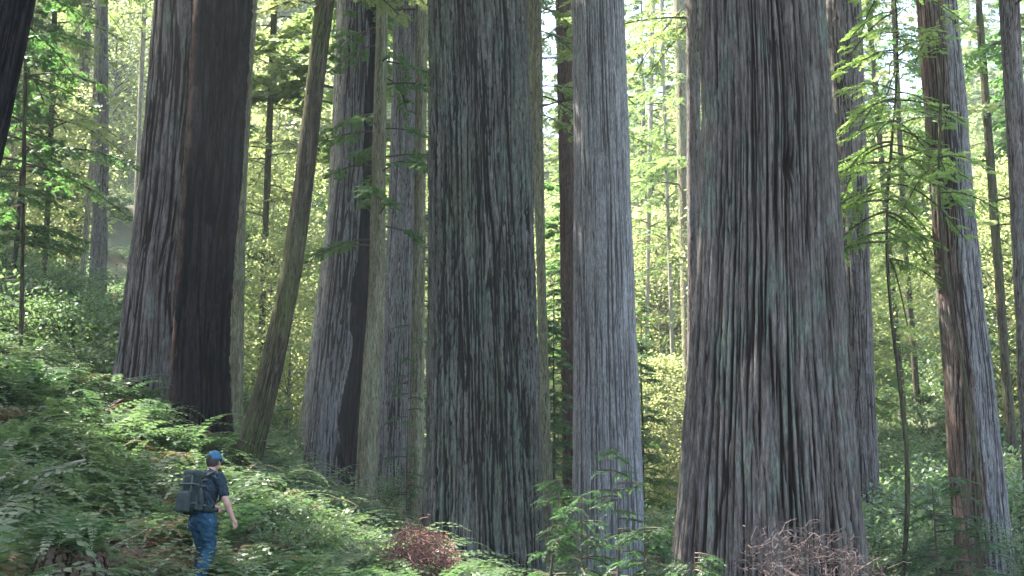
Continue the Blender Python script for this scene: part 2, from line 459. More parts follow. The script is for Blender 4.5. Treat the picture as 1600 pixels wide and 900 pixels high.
def broad_crown_mesh(h0, h1, rad, ncl, mat, seed, leaf=0.13, nl=26, name='crown'):
    """broadleaf crown: layered leaf clusters on twigs round a trunk."""
    r_ = np.random.default_rng(seed)
    f = r_.random(ncl); ph = r_.uniform(0, 2 * np.pi, ncl)
    h = h0 + (h1 - h0) * f
    rr = rad * np.sqrt(r_.random(ncl)) * (0.45 + 0.75 * np.sin(np.pi * np.clip(f, .08, .95)))
    c = np.stack([rr * np.cos(ph), rr * np.sin(ph), h + 0.25 * rr], -1)
    off = r_.normal(size=(ncl, nl, 3)) * np.array([0.42, 0.42, 0.11])
    o = (c[:, None] + off).reshape(-1, 3)
    d = norm(off + r_.normal(size=off.shape) * 0.3 + np.array([0, 0, -0.15])).reshape(-1, 3)
    nr = np.array([0, 0, 1.]) + r_.normal(size=d.shape) * 0.45
    s = norm(np.cross(d, nr))
    Q = leaf_quads(o, d, s, leaf * r_.uniform(0.7, 1.3, len(o)), leaf * 0.36 * r_.uniform(0.7, 1.3, len(o)))
    tint = np.clip(np.repeat(r_.random(ncl), nl) * 0.7 + r_.random(len(o)) * 0.3, 0, 1)
    ax = np.stack([0 * rr, 0 * rr, h - 0.5 * rr], -1)
    ax, c2_ = ax[::7], c[::7]; WQ = tube_quads(ax, c2_, 0.015 + 0.006 * rr[::7], 0 * rr[::7] + 0.005)
    Q = np.concatenate([Q, WQ]); mi = np.r_[np.zeros(len(o), int), np.ones(len(WQ), int)]
    return quads_mesh(name, Q, [mat, M['twig']], np.r_[tint, np.zeros(len(WQ))], mi)

def fern_quads(seed, nf=22, np_=22, L=0.95, wmax=0.085, spread=1.0):
    r_ = np.random.default_rng(seed)
    Qs, tint = [], []
    for i in range(nf):
        ph = 2 * np.pi * (i + r_.uniform(-.4, .4)) / nf * 1.0
        l = L * r_.uniform(0.65, 1.15); el = r_.uniform(0.75, 1.3)
        s = np.linspace(0.04, 1, np_)
        a = el - (el + r_.uniform(0.3, 0.8)) * s ** 1.1           # local elevation angle
        ds = l / np_
        hr = np.cumsum(np.cos(a)) * ds * spread; hz = np.cumsum(np.sin(a)) * ds
        rd = np.array([math.cos(ph), math.sin(ph), 0]); tg = np.array([-rd[1], rd[0], 0])
        side = r_.normal() * 0.12
        p = rd[None] * hr[:, None] + tg[None] * (side * l * s ** 2)[:, None]; p[:, 2] = hz
        t = norm(np.gradient(p, axis=0))
        up = norm(np.cross(t, tg[None] * np.ones((np_, 1))) * -1)
        wl = wmax * np.sin(np.pi * np.clip(s * 0.86 + 0.12, 0, 1)) ** 0.7 * (1.25 - 0.75 * s)
        for sg in (-1, 1):
            d = norm(sg * tg[None] * 0.95 + t * 0.33 + np.array([0, 0, -0.12]) + r_.normal(size=(np_, 3)) * 0.06)
            sd = norm(np.cross(d, np.cross(t, d)))
            Qs.append(leaf_quads(p, d, sd, wl * r_.uniform(0.85, 1.1, np_) + 0.008, np.full(np_, l / np_ * 0.36)))
            tint.append(np.clip(r_.random() * 0.5 + 0.3 * s + r_.normal(size=np_) * 0.08, 0, 1))
        w_ = np.full((np_ - 1), 0.004)
        sd = np.broadcast_to(tg[None], (np_ - 1, 3))
        Qs.append(np.stack([p[:-1] - sd * .003, p[:-1] + sd * .003, p[1:] + sd * .003, p[1:] - sd * .003], 1)); tint.append(np.full(np_ - 1, .6))
    return np.concatenate(Qs), np.concatenate(tint)

def shrub_quads(seed, H=1.2, W=0.9, nst=16, leaf=0.05, per=60, arch=0.5):
    r_ = np.random.default_rng(seed)
    Q, ti, mi = [], [], []
    W0, W1 = [], []
    for i in range(nst):
        ph = r_.uniform(0, 2 * np.pi); l = r_.uniform(0.6, 1.1); n = 9
        s = np.linspace(0, 1, n)
        rd = np.array([math.cos(ph), math.sin(ph), 0])
        p = rd[None] * (W * l * (0.25 * s + 0.75 * s ** 2))[:, None]; p[:, 2] = H * l * (s * (1 + arch * .4) - arch * s ** 2.4)
        p += np.cumsum(r_.normal(size=p.shape) * 0.02, axis=0)
        W0.append(p[:-1]); W1.append(p[1:])
        u = r_.uniform(0.2, 1, per)
        c = np.stack([np.interp(u, s, p[:, k]) for k in range(3)], -1)
        off = r_.normal(size=(per, 3)) * np.array([0.13, 0.13, 0.07])
        d = norm(off + r_.normal(size=(per, 3)) * 0.08); nr = np.array([0, 0, 1.]) + r_.normal(size=d.shape) * 0.5
        Q.append(leaf_quads(c + off, d, norm(np.cross(d, nr)), leaf * r_.uniform(.7, 1.4, per), leaf * .33 * r_.uniform(.7, 1.3, per)))
        ti.append(np.clip(r_.random() * .6 + r_.random(per) * .4, 0, 1))
    W0, W1 = np.concatenate(W0), np.concatenate(W1)
    T = tube_quads(W0, W1, np.full(len(W0), 0.006), np.full(len(W0), 0.004))
    Q = np.concatenate(Q); ti = np.concatenate(ti)
    return np.concatenate([Q, T]), np.r_[ti, np.zeros(len(T))], np.r_[np.zeros(len(Q), int), np.ones(len(T), int)]
# ==================================================================
# LARGE STRUCTURE: the named trunks
# ==================================================================
TR = tree_from_pixels
big_crown = lambda s, h0=17, h1=46, L=5.0, n=75: (h0, h1, L, 1.2, n, 'fir', s)
TR([(0,-26,54),(120,-50,28),(240,-82,2),(500,-150,-60),(900,-230,-130)], 17, [M['burnt_or_shade']], label='dark leaning redwood trunk cut off by the top corner beside distant blue haze', seed=1, crown=big_crown(11, 14, 40, 4.5))
TR([(0,241,345),(150,230,335),(300,216,322),(450,196,305),(560,182,300),(640,168,300)], 28.6, [M['purple'], M['red']], label='thick grey redwood fused with the blackened trunk above the hiker', seed=2, crown=big_crown(12), red_side=(R(-25), 0.28), amp=0.06, cell=0.3)
TR([(0,305,396),(100,300,390),(300,284,376),(450,273,364),(560,268,358),(670,262,362)], 26.9, [M['burnt_or_shade'], M['darkbrown']], label='blackened redwood trunk joined to the thick grey one, just uphill of the hiker', seed=3, crown=big_crown(13), red_side=(R(200), 0.35), amp=0.10, cell=0.24, ckw=1.3, scaly=.3)
TR([(0,379,402),(300,366,384),(690,354,378)], 31, [M['olive']], kind='slender_tree', label='slim olive-brown trunk standing close behind the blackened redwood', seed=4, crown=(14, 36, 3.5, 1, 50, 'fir', 21))
TR([(0,493,523),(120,480,508),(300,458,488),(450,434,468),(600,400,438),(700,368,412),(735,358,408)], 25, [M['mossy']], kind='leaning_tree', label='curved mossy dark trunk leaning uphill to the right behind the hiker', seed=5, crown=(9.5, 30, 3.2, 1, 60, 'maple', 22), cat='tree')
TR([(0,527,545),(330,512,528),(500,490,504),(745,456,470)], 39, [M['pale']], kind='slender_tree', label='thin pale sunlit trunk leaning just left of the tapering grey redwood', seed=6, crown=(13, 34, 3, 1, 45, 'fir', 23))
TR([(0,540,594),(250,526,591),(400,510,582),(600,487,568),(700,474,560),(790,464,556)], 32, [M['grey'], M['burnt_or_shade']], label='blue-grey redwood with shade painted on its right side and widening base', seed=7, crown=big_crown(14), red_side=(R(-35), 0.5))  # shade on the right side is painted in with the blackened bark
TR([(0,588,606),(450,576,601),(650,562,594),(810,552,588)], 30, [M['olive']], kind='slender_tree', label='pale olive young trunk leaning against the blue-grey redwood, green sprays halfway up', seed=8, crown=(6.4, 22, 2.0, 1.2, 55, 'hemlock', 24))
TR([(0,616,652),(300,608,648),(500,600,644),(780,588,640)], 38, [M['grey']], label='straight bluish redwood between the young olive trunks, ferny base', seed=9, crown=big_crown(15))
TR([(0,650,668),(450,645,664),(790,636,662)], 31.5, [M['olive']], kind='slender_tree', label='narrow yellowish trunk with leafy tuft hugging the wide mottled redwood', seed=10, crown=(13, 30, 2.6, 1, 45, 'fir', 25))
TR([(0,667,822),(200,669,831),(450,668,839),(700,664,847),(905,656,856)], 24.5, [M['mottled'], M['giant']], label='wide mottled dark redwood in the middle, reddish brush at its foot', seed=11, crown=big_crown(16), scaly=0.5, cell=0.15, stretch=.1, amp=0.07, ckw=1.25, flute=0.06, red_side=(R(100), .3),
   dents=[(5.6, R(-80), .07, .12), (3.7, R(-60), .06, .1)])
TR([(0,820,846),(400,838,852),(900,848,868)], 36, [M['olive']], kind='slender_tree', label='thin grey-green trunk showing just past the wide mottled redwood', seed=12, crown=(13, 36, 3, 1, 50, 'fir', 26))
TR([(0,868,895),(300,874,899),(550,877,903),(900,880,908)], 46, [M['darkbrown']], label='narrow dark brown trunk half hidden behind the smooth grey redwood', seed=13, crown=(15, 42, 3.6, 1, 60, 'fir', 27))
TR([(0,894,975),(300,897,985),(500,896,992),(800,894,1006),(950,892,1010)], 34, [M['light']], label='straight evenly ribbed grey redwood between the two widest trunks', seed=14, crown=big_crown(17), cell=0.13, amp=0.04, flute=0.03, stretch=0.045, dens=1.1)
TR([(0,1052,1074),(400,1062,1080),(900,1075,1092)], 62, [M['olive']], label='far pale sunlit trunk in the gap left of the widest redwood', seed=15, crown=(16, 42, 4, 1, 60, 'fir', 28))
TR([(0,1072,1096),(450,1074,1092),(900,1070,1094)], 40, [M['purple']], label='brown trunk edge showing along the widest redwood', seed=16, crown=(16, 42, 4, 1, 60, 'fir', 29))
TR([(0,1097,1287),(200,1098,1302),(400,1091,1312),(600,1076,1324),(750,1062,1338),(905,1048,1354),(1000,1036,1366)], 20.5, [M['giant'], M['mottled']], label='widest redwood of all, deeply furrowed grey-brown bark with a dark knot hole', seed=17, crown=big_crown(18, 15, 48, 5.5, 85),
   amp=0.11, cell=0.17, ckw=1.1, flute=0.07, stretch=0.05, dens=1.25, dents=[(7.3, R(-84), .11, .2)], red_side=(R(60), .4))
TR([(0,1290,1345),(350,1306,1357),(600,1318,1366),(820,1328,1378)], 36, [M['purple']], label='purple-brown redwood just behind the right side of the widest one', seed=18, crown=big_crown(19))
TR([(0,1432,1493),(150,1444,1508),(300,1455,1520),(450,1464,1532),(600,1477,1550),(750,1486,1567),(905,1496,1584)], 26, [M['grey'], M['rust']], label='two-toned leaning redwood, rusty left side and grey right side', seed=19, crown=big_crown(20), red_side=(R(215), 0.85))
TR([(0,1562,1592),(300,1578,1606),(600,1592,1622),(900,1606,1640)], 30, [M['purple']], label='dark slim trunk at the very edge beyond the two-toned redwood', seed=20, crown=(12, 36, 3.5, 1, 55, 'hemlock', 30))
TR([(0,1524,1534),(300,1544,1558),(600,1566,1580),(760,1580,1596)], 38, [M['mossy']], kind='slender_tree', label='thin mossy trunk leaning just right of the two-toned redwood', seed=21, crown=(7.5, 30, 2.8, 1, 65, 'maple', 31))
TR([(0,1352,1360),(380,1384,1393),(620,1404,1414)], 55, [M['mossy']], kind='slender_tree', label='first of two thin dark poles on the sunlit slope, the one with more lean', seed=22, crown=(11, 34, 3, 1, 70, 'maple', 32))
TR([(0,1392,1400),(380,1409,1418),(620,1428,1438)], 54, [M['mossy']], kind='slender_tree', label='second of two thin dark poles, nearer the two-toned redwood', seed=23, crown=(9, 32, 3, 1, 70, 'hemlock', 33))
TR([(0,38,44),(500,30,37)], 29, [M['mossy']], kind='hemlock_tree', label='young hemlock with hanging boughs just right of the dark leaning trunk', seed=44, crown=(3.5, 16, 2.6, 1.2, 80, 'hemlock', 45), top=17)
# a loose leafy tree arching between the two right-hand redwoods
M['green'] = leaf_mat('leaf_green', (0.07,0.13,0.035), (0.12,0.17,0.05), (0.26,0.44,0.09), (0.44,0.54,0.15), trans=0.5)
def leafy(X, D, h0, h1, rad, ncl, lean, seed, label, leaf=.085, nl=30):
    p = ray(X, 450, D); z = gz1(p[0], D)
    root = link('leafy_tree', None, loc=(p[0], D, z)); tag(root, label, 'tree')
    zs = np.arange(-.5, h1, .12); cx = lean * zs + .15 * np.sin(zs * .7)
    link('trunk', trunk_mesh('trunk', zs, cx, 0 * zs, np.interp(zs, [0, h1], [.055, .01]), [M['mossy']], seed, 14, amp=.003, cell=.05), root)
    link('crown', crown_mesh(h0, h1, rad, rad * .6, ncl, M['green'], seed, axis=lambda h: (lean * h + .15 * math.sin(h * .7), 0), rad=lambda z: .02, leaf=.10, wid=.018, K=13, sp=.15, sagf=.6), root)
leafy(1385, 25, 6.4, 13, 1.9, 62, .03, 611, 'bright green leafy tree arching between the widest redwood and the two-toned one')
leafy(1500, 23.5, 7.2, 12.5, 1.1, 16, -.02, 612, 'slender leafy tree whose green sprays cross the two-toned redwood')
# left background group
TR([(0,148,168),(250,148,170),(450,138,166)], 52, [M['grey']], label='distant bluish trunk, thickest of the hazy cluster uphill', seed=24, crown=(14, 40, 3.5, 1, 60, 'fir', 34))
TR([(0,128,144),(300,112,132),(470,98,120)], 56, [M['purple']], label='distant purple-grey trunk in the hazy cluster, leaning a little', seed=25, crown=(14, 40, 3.5, 1, 60, 'fir', 35))
TR([(0,150,158),(250,140,148),(470,120,130)], 50, [M['pale']], kind='slender_tree', label='narrow pale trunk between the two wider hazy trunks uphill', seed=26, crown=(12, 34, 3, 1, 55, 'fir', 36))
TR([(0,82,90),(250,74,82),(500,62,70)], 42, [M['mossy']], kind='slender_tree', label='slim dark trunk behind the yellow leaves uphill', seed=27, crown=(4, 26, 3.0, 1, 90, 'maple', 37))
TR([(0,222,230),(300,210,217),(450,204,211)], 60, [M['pale']], kind='slender_tree', label='thin whitish sunlit trunk close beside the thick grey redwood', seed=28, crown=(14, 38, 3, 1, 60, 'fir', 38))
# thin bright stems in the gap behind the ribbed redwood
TR([(0,1016,1024),(500,1008,1014),(800,1004,1012)], 70, [M['pale']], kind='slender_tree', label='thin whitish stem beside the ribbed grey redwood, far down the gully', seed=29, crown=(13, 38, 3.5, 1, 70, 'maple', 39))
TR([(0,1030,1036),(500,1046,1052),(800,1056,1063)], 66, [M['pale']], kind='slender_tree', label='thin tan stem in the bright gap, between whitish stem and widest redwood', seed=30, crown=(12, 38, 3.5, 1, 70, 'fir', 40))
TR([(0,424,434),(400,408,418),(720,396,408)], 52, [M['mossy']], kind='slender_tree', label='slim shaded pole seen through the curved mossy trunk\'s gap', seed=31, crown=(9, 34, 3.2, 1, 80, 'maple', 41))

# ------------------------------------------------------------------ background conifers and broadleaf trees (copies)
def proto_tree(kind, label, H, h0, L0, nb, mat, seed, tr=0.16, bark='mossy', broad=False):
    root = link(kind, None); tag(root, label, 'tree')
    zs = np.arange(-1.5, H, 0.5); r = np.interp(zs, [-1.5, 0, H], [tr * 1.25, tr, 0.02])
    me = trunk_mesh('trunk', zs, 0.15 * perlin(zs * .2, 0 * zs, 0 * zs, seed), 0.15 * perlin(zs * .2, 0 * zs, 0 * zs, seed + 3), r, [M[bark]], seed, 20, amp=0.01, cell=0.08)
    link('trunk', me, root)
    if broad: me = broad_crown_mesh(h0, H, L0, nb, M[mat], seed, leaf=0.17)
    else: me = crown_mesh(h0, H, L0, 0.5, nb, M[mat], seed, leaf=0.24, wid=0.045, K=8, rad=lambda z: 0.05)
    link('crown', me, root)
    return root
protos = [proto_tree('conifer', 'x', 26, 2.0, 3.6, 150, 'fir', 201, .20, 'purple'),
          proto_tree('conifer', 'x', 19, 1.0, 3.0, 130, 'fir', 202, .14, 'pale'),
          proto_tree('conifer', 'x', 14, 0.6, 2.6, 110, 'hemlock', 203, .10, 'mossy'),
          proto_tree('broadleaf_tree', 'x', 13, 1.5, 3.4, 520, 'maple', 204, .11, 'pale', True),
          proto_tree('broadleaf_tree', 'x', 9, 0.6, 2.8, 380, 'maple', 205, .08, 'pale', True)]
used = [False] * len(protos)
LBL = {0: ('tall hazy conifer in the sunlit wood behind the redwoods', 'tall conifers in the hazy wood'),
       1: ('mid-sized light barked conifer in the sunlit wood behind the redwoods', 'mid-sized conifers in the hazy wood'),
       2: ('short bushy young conifer in the wood behind the redwoods', 'young conifers in the hazy wood'),
       3: ('yellow-green leafy tree glowing in the sun beyond the redwoods', 'sunlit leafy trees beyond the redwoods'),
       4: ('low yellow-green leafy tree glowing in sun beyond the redwoods', 'low sunlit leafy trees beyond the redwoods')}
def plant_tree(k, x, y, s, rz, zz=1.0):
    o = protos[k] if not used[k] else copy_tree(protos[k])
    used[k] = True
    o.location = (x, y, gz1(x, y) - 0.1); o.rotation_euler = (0, 0, rz); o.scale = (s, s, s * zz)
    o['label'], o['group'] = LBL[k]; o['category'] = 'tree'
# specific placements by picture position: (kind, X, base Y ignored, D, scale)
spots = []
rb = np.random.default_rng(31)
for i in range(120):
    D = 44 + 100 * rb.random() ** 1.1
    X = rb.uniform(-150, 1750)
    spots.append((X, D))
gap = 0
for i in range(90): spots.append((rb.uniform(-150, 1750), rb.uniform(105, 165)))
for X, D in spots:
    x = (X - 800) / F * D * 1.02
    if X < 260 and D < 66: continue
    if 1330 < X < 1500 and D < 72: continue
    if D < 60 and 380 < X < 1350 and rb.random() < 0.5: continue
    if any((x - b[0]) ** 2 + (D - b[1]) ** 2 < 1.6 ** 2 for b in BASES): continue
    u = rb.random()
    k = 0 if u < .26 else 1 if u < .48 else 2 if u < .62 else 3 if u < .85 else 4
    plant_tree(k, x, D, rb.uniform(0.8, 1.25) * (1 + 0.006 * (D - 40)), rb.uniform(0, 6.28))
# a few hand-placed mid-distance ones that read in the photograph
for k, X, D, s in [(0,1010,84,1.2), (0,1045,92,1.3), (0,1075,78,1.1), (3,1440,74,1.0), (4,1400,60,.7), (4,55,54,1.0), (3,5,48,0.75), (2,20,36,0.8),
                   (4,455,44,0.8), (3,425,56,1.0), (4,870,50,0.75), (2,865,44,0.65), (3,1030,74,1.1), (4,1040,64,0.9), (2,1000,52,0.75), (3,1560,44,0.8), (2,1510,40,0.6), (4,1400,66,.9), (4,500,50,.8)]:
    x = ray(X, 450, D)[0]
    plant_tree(k, x, D, s, rb.uniform(0, 6.28))

# tall redwoods, mostly outside the frame, added so their crowns shade the near ground
for i, (x, y, r, sd) in enumerate([(-23,42,1.1,52), (-12,44,.9,53), (-26,24,1.0,54), (-18,15,.8,55), (-34,34,1.0,56), (14,12,1.0,57), (-30,52,1.,58), (-7,52,.8,59),(-9,4,.8,60),(-22,4,1.,66),(-28,12,1,70),(-13,9,.9,72),(-22,20,.9,82)]):
    z0 = gz1(x, y)
    root = link('redwood_tree', None, loc=(x, y, z0))
    tag(root, 'tall straight redwood added so its high crown shades the near ground', 'tree', 'tall redwoods added for shade')
    hid = x < -0.4 * y - 1 or x > 0.4 * y + 1 or y < 0
    zs = np.arange(-0.8, 46, 0.35); rr = np.interp(zs, [-.8, 0, 6, 46], [r * 1.35, r * 1.2, r, .08])
    if not hid: rr *= 0.45
    link('trunk', trunk_mesh('trunk', zs, 0 * zs, 0 * zs, rr, [M['purple']], sd, 90, amp=.05, cell=.25), root)
    link('crown', crown_mesh(15 - 2 * hid, 46, 5.6, 1.6, 150, M['fir'], sd, rad=lambda z: 0.5, leaf=.42, wid=.10, K=7), root)
    BASES.append((x, y, r))
# ==================================================================
# UNDERSTORY
# ==================================================================
fern_me = []
for s, (nf, np_, L) in enumerate([(20, 15, 1.15), (17, 17, 1.0), (24, 17, 1.3), (14, 13, 0.9)]):
    Q, t = fern_quads(300 + s, nf, np_, L, wmax=.125)
    fern_me.append(quads_mesh('sword_fern', Q, [M['fern']], t))
Qd, td = fern_quads(320, 18, 20, 0.8, spread=1.1)
dead_me = quads_mesh('dead_fern', Qd, [M['deadfern']], td)

PX, PD = 312, 16.4
pw = ray(PX, 921, PD); PERS = (pw[0], PD)
def pix(x, y, z):
    cp, sp = math.cos(PITCH), math.sin(PITCH)
    c = y * cp + z * sp; b = -y * sp + z * cp
    return 800 + F * x / c, 450 - F * b / c
def free(x, y, pad=0.25):
    for b in BASES:
        if (x - b[0]) ** 2 + (y - b[1]) ** 2 < (b[2] + pad) ** 2: return False
    if (x - PERS[0]) ** 2 + (y - PERS[1]) ** 2 < 0.55 ** 2: return False
    X, Y = pix(x, y, gz1(x, y))
    if y < PERS[1] + .3 and (205 if y > 13.5 else 150) < X < (425 if y > 13.5 else 470): return False
    return True
rf = np.random.default_rng(41)
cand = []
for i in range(6000):
    y = 9 + 28 * rf.random() ** 0.9
    X = rf.uniform(-60, 760)
    x = (X - 800) / F * y * 1.02
    cand.append((x, y))
pts, k = [], 0
for x, y in cand:
    if len(pts) >= 285: break
    if y > 27: continue
    z = gz1(x, y); X, Y = pix(x, y, z + 0.5)
    if Y > 920 or X < -60 or X > 790: continue
    if not free(x, y): continue
    md = 0.6 if y < 19 else 0.72
    if any((x - p[0]) ** 2 + (y - p[1]) ** 2 < md * md for p in pts): continue
    pts.append((x, y, z, X))
for x, y, z, X in pts:
    dead = (X > 190 and X < 300 and 14 < y < 19 and rf.random() < 0.65) or rf.random() < 0.16
    me = dead_me if dead else fern_me[rf.integers(0, 4)]
    o = link('fern', me, loc=(x, y, z - 0.03), rot=(rf.normal() * .12, rf.normal() * .12, rf.uniform(0, 6.28)))
    s = rf.uniform(0.75, 1.25); s *= 1.18 * (1.2 if X < 250 and y < 16 else 1); o.scale = (s, s, s * rf.uniform(.85, 1.2))
    if dead: tag(o, 'withered brown fern among green ones on the slope around the hiker', 'fern', 'withered ferns on the slope')
    elif X < 250: tag(o, 'green sword fern on the bank downhill and left of the hiker', 'fern', 'sword ferns on the bank left of the hiker')
    elif y < 22: tag(o, 'green sword fern on the slope right of the hiker', 'fern', 'sword ferns right of the hiker')
    else: tag(o, 'small green sword fern near the feet of the trunks above the hiker', 'fern', 'sword ferns at the trunks above the hiker')

for i in range(60):
    y = rf.uniform(12, 16.6); X = rf.uniform(215, 405); x = (X - 800) / F * y * 1.02
    if (x - PERS[0]) ** 2 + (y - PERS[1]) ** 2 < .3 ** 2: continue
    dead = rf.random() < .6
    o = link('fern', dead_me if dead else fern_me[3], loc=(x, y, gz1(x, y) - .03), rot=(0, 0, rf.uniform(0, 6.28))); s = rf.uniform(.28, .45); o.scale = (s, s, s)
    tag(o, 'tiny withered fern flat on the ground around the hiker\'s feet' if dead else 'tiny green fern low on the ground around the hiker\'s feet', 'fern', 'tiny withered ferns at the feet' if dead else 'tiny green ferns at the feet')

# merged undergrowth, uncountable
def scatter_mesh(name, protoQ, pos, scl, rot, tilt=0.12, seed=0):
    r_ = np.random.default_rng(seed)
    out, ti, mi = [], [], []
    for p, s, a in zip(pos, scl, rot):
        q, t, m = protoQ[r_.integers(0, len(protoQ))]
        c, sn = math.cos(a), math.sin(a)
        Rm = np.array([[c, -sn, 0], [sn, c, 0], [0, 0, 1.]])
        v = (q @ Rm.T) * s
        tx, ty = r_.normal(size=2) * tilt
        v = v.copy(); v[..., 2] += v[..., 0] * tx + v[..., 1] * ty
        out.append(v + p); ti.append(np.clip(t + r_.normal() * .22, 0, 1)); mi.append(m)
    return np.concatenate(out), np.concatenate(ti), np.concatenate(mi)
lo = []
for s in range(4):
    q, t = fern_quads(330 + s, 13, 11, 0.85, wmax=0.10); lo.append((q, t, np.zeros(len(q), int)))
los = []
for s in range(4):
    los.append(shrub_quads(340 + s, 1.0, 0.8, 12, 0.085, 26))
def region(n, Xr, Dr, seed, md=0.0, s=(0.8, 1.3), yp=1.0, cond=None):
    r_ = np.random.default_rng(seed)
    P, S_, A = [], [], []
    D = Dr[0] + (Dr[1] - Dr[0]) * r_.random(n) ** yp
    X = r_.uniform(*Xr, n); x = (X - 800) / F * D * 1.02
    z = gz(x, D)
    for a, b, c in zip(x, D, z):
        if cond and not cond(a, b): continue
        if not free(a, b, 0.1): continue
        P.append((a, b, c - 0.05)); S_.append(r_.uniform(*s)); A.append(r_.uniform(0, 6.28))
    return P, S_, A
parts = [region(850, (-80, 800), (17, 46), 1, s=(.8, 1.4), yp=.8), region(500, (-80, 800), (46, 90), 2, s=(1.2, 2.2)), region(350, (800, 1650), (24, 55), 3, s=(.9, 1.5)), region(300, (800, 1680), (55, 100), 4, s=(1.2, 2.4))]
P = sum([p[0] for p in parts], []); S_ = sum([p[1] for p in parts], []); A_ = sum([p[2] for p in parts], [])
Q, t, m = scatter_mesh('u', lo, P, S_, A_, seed=5)
tag(link('undergrowth', quads_mesh('undergrowth', Q, [M['fern'], M['twig']], t, m)), 'mass of small ferns covering the slopes beneath the trees', kind='stuff')
parts = [region(260, (-80, 260), (30, 60), 6, s=(1.0, 1.7)), region(300, (1340, 1650), (28, 62), 7, s=(1.0, 1.8)), region(260, (260, 1340), (38, 90), 8, s=(1.2, 2.2)), region(120, (380, 760), (19, 40), 9, s=(.5, .9)), region(300, (1340, 1660), (60, 110), 10, s=(1.5, 3))]
P = sum([p[0] for p in parts], []); S_ = sum([p[1] for p in parts], []); A_ = sum([p[2] for p in parts], [])
Q, t, m = scatter_mesh('u', los, P, S_, A_, seed=6)
tag(link('shrubbery', quads_mesh('shrubbery', Q, [M['shrub'], M['twig']], t, m)), 'tangled leafy shrubs massed on the slopes beyond the redwoods', kind='stuff')

# individual leafy shrubs
def shrub(X, D, H, W, seed, label, mat='shrub', name='shrub', leaf=0.055, nst=26, per=80, zoff=0.0, group=None, arch=.5):
    p = ray(X, 450, D); z = gz1(p[0], D)
    q, t, m = shrub_quads(seed, H, W, nst, leaf, per, arch)
    o = link(name, None, loc=(p[0], D, z - 0.05 + zoff)); tag(o, label, 'shrub', group)
    nl = m == 0
    link('foliage', quads_mesh('foliage', q[nl], [M[mat]], t[nl]), o)
    link('stem', quads_mesh('stem', q[~nl], [M['twig']], t[~nl]), o)
    return o
shrub(130, 33, 2.3, 2.0, 401, 'pale sunlit leafy shrub uphill to the left of the grey redwood', nst=46, per=90, leaf=.09)
shrub(75, 36, 2.2, 2.2, 402, 'broad pale shrub at the crest, below the slim dark trunk', nst=40, per=90, leaf=.09)
shrub(175, 36, 2.6, 1.6, 403, 'bright shrub tucked against the foot of the thick grey redwood', nst=40, per=80, leaf=.09)
shrub(1405, 27, 1.5, 1.2, 404, 'green shrub between the widest redwood and the two-toned one, lower one', nst=34)
shrub(1460, 30, 1.9, 1.3, 405, 'green shrub touching the rusty side of the two-toned redwood', nst=34)
shrub(1400, 42, 2.6, 1.8, 406, 'dark green shrub high on the bank between two redwoods', nst=36, leaf=.08)
shrub(610, 31, 1.9, 0.9, 407, 'dusky green shrub at the feet of the young olive trunks', nst=26, leaf=.06)
shrub(1575, 24, 1.6, 1.0, 408, 'green shrub at the foot of the two-toned redwood, grey side', nst=24)
shrub(455, 19.5, 0.9, 0.9, 409, 'low leafy shrub on the slope to the right of the hiker', nst=26, leaf=.04)
shrub(560, 20.5, 0.9, 0.8, 410, 'low leafy shrub beside the reddish brush heap', nst=24, leaf=.04)
# young hemlocks at the foot of the ribbed redwood
def sapling(X, D, H, L, nb, seed, label, kind='hemlock_sapling', lean=0.0):
    p = ray(X, 450, D); z = gz1(p[0], D)
    root = link(kind, None, loc=(p[0], D, z)); tag(root, label, 'sapling')
    zs = np.linspace(-0.3, H, 24); r = np.interp(zs, [-.3, H], [0.03, 0.006])
    cx = lean * zs
    link('trunk', trunk_mesh('trunk', zs, cx, 0 * zs, r, [M['twig']], seed, 10, amp=0.001, cell=.05), root)
    link('foliage', crown_mesh(0.25, H, L, 0.2, nb, M['sapling'], seed, axis=lambda h: (lean * h, 0), rad=lambda z: 0.01, leaf=0.06, wid=0.009, K=15, sp=0.085, sagf=.3, name='foliage'), root)
    return root
sapling(905, 18, 1.75, 1.0, 28, 421, 'bright green young hemlock with flat sprays before the ribbed redwood')
sapling(850, 19, 2.0, 0.9, 26, 422, 'green young hemlock reaching across the edge of the mottled redwood', lean=.12)
sapling(1000, 17.5, 1.35, .9, 34, 423, 'young hemlock at the lower gap between ribbed and widest redwoods')
sapling(960, 20, 2.7, .9, 30, 424, 'taller thin hemlock standing right against the ribbed redwood')
sapling(1075, 16.5, 1.1, .7, 22, 425, 'small hemlock in front of the widest redwood\'s flared corner')
sapling(1500, 22, 2.3, 1.1, 34, 426, 'drooping young hemlock crossing the foot of the two-toned redwood', lean=-.1)
sapling(1440, 24, 2.0, 1.2, 30, 427, 'young hemlock on the green bank beside the purple-brown redwood')
sapling(640, 30, 5.2, .7, 26, 428, 'tall wispy hemlock with pale tips between the olive young trunks')

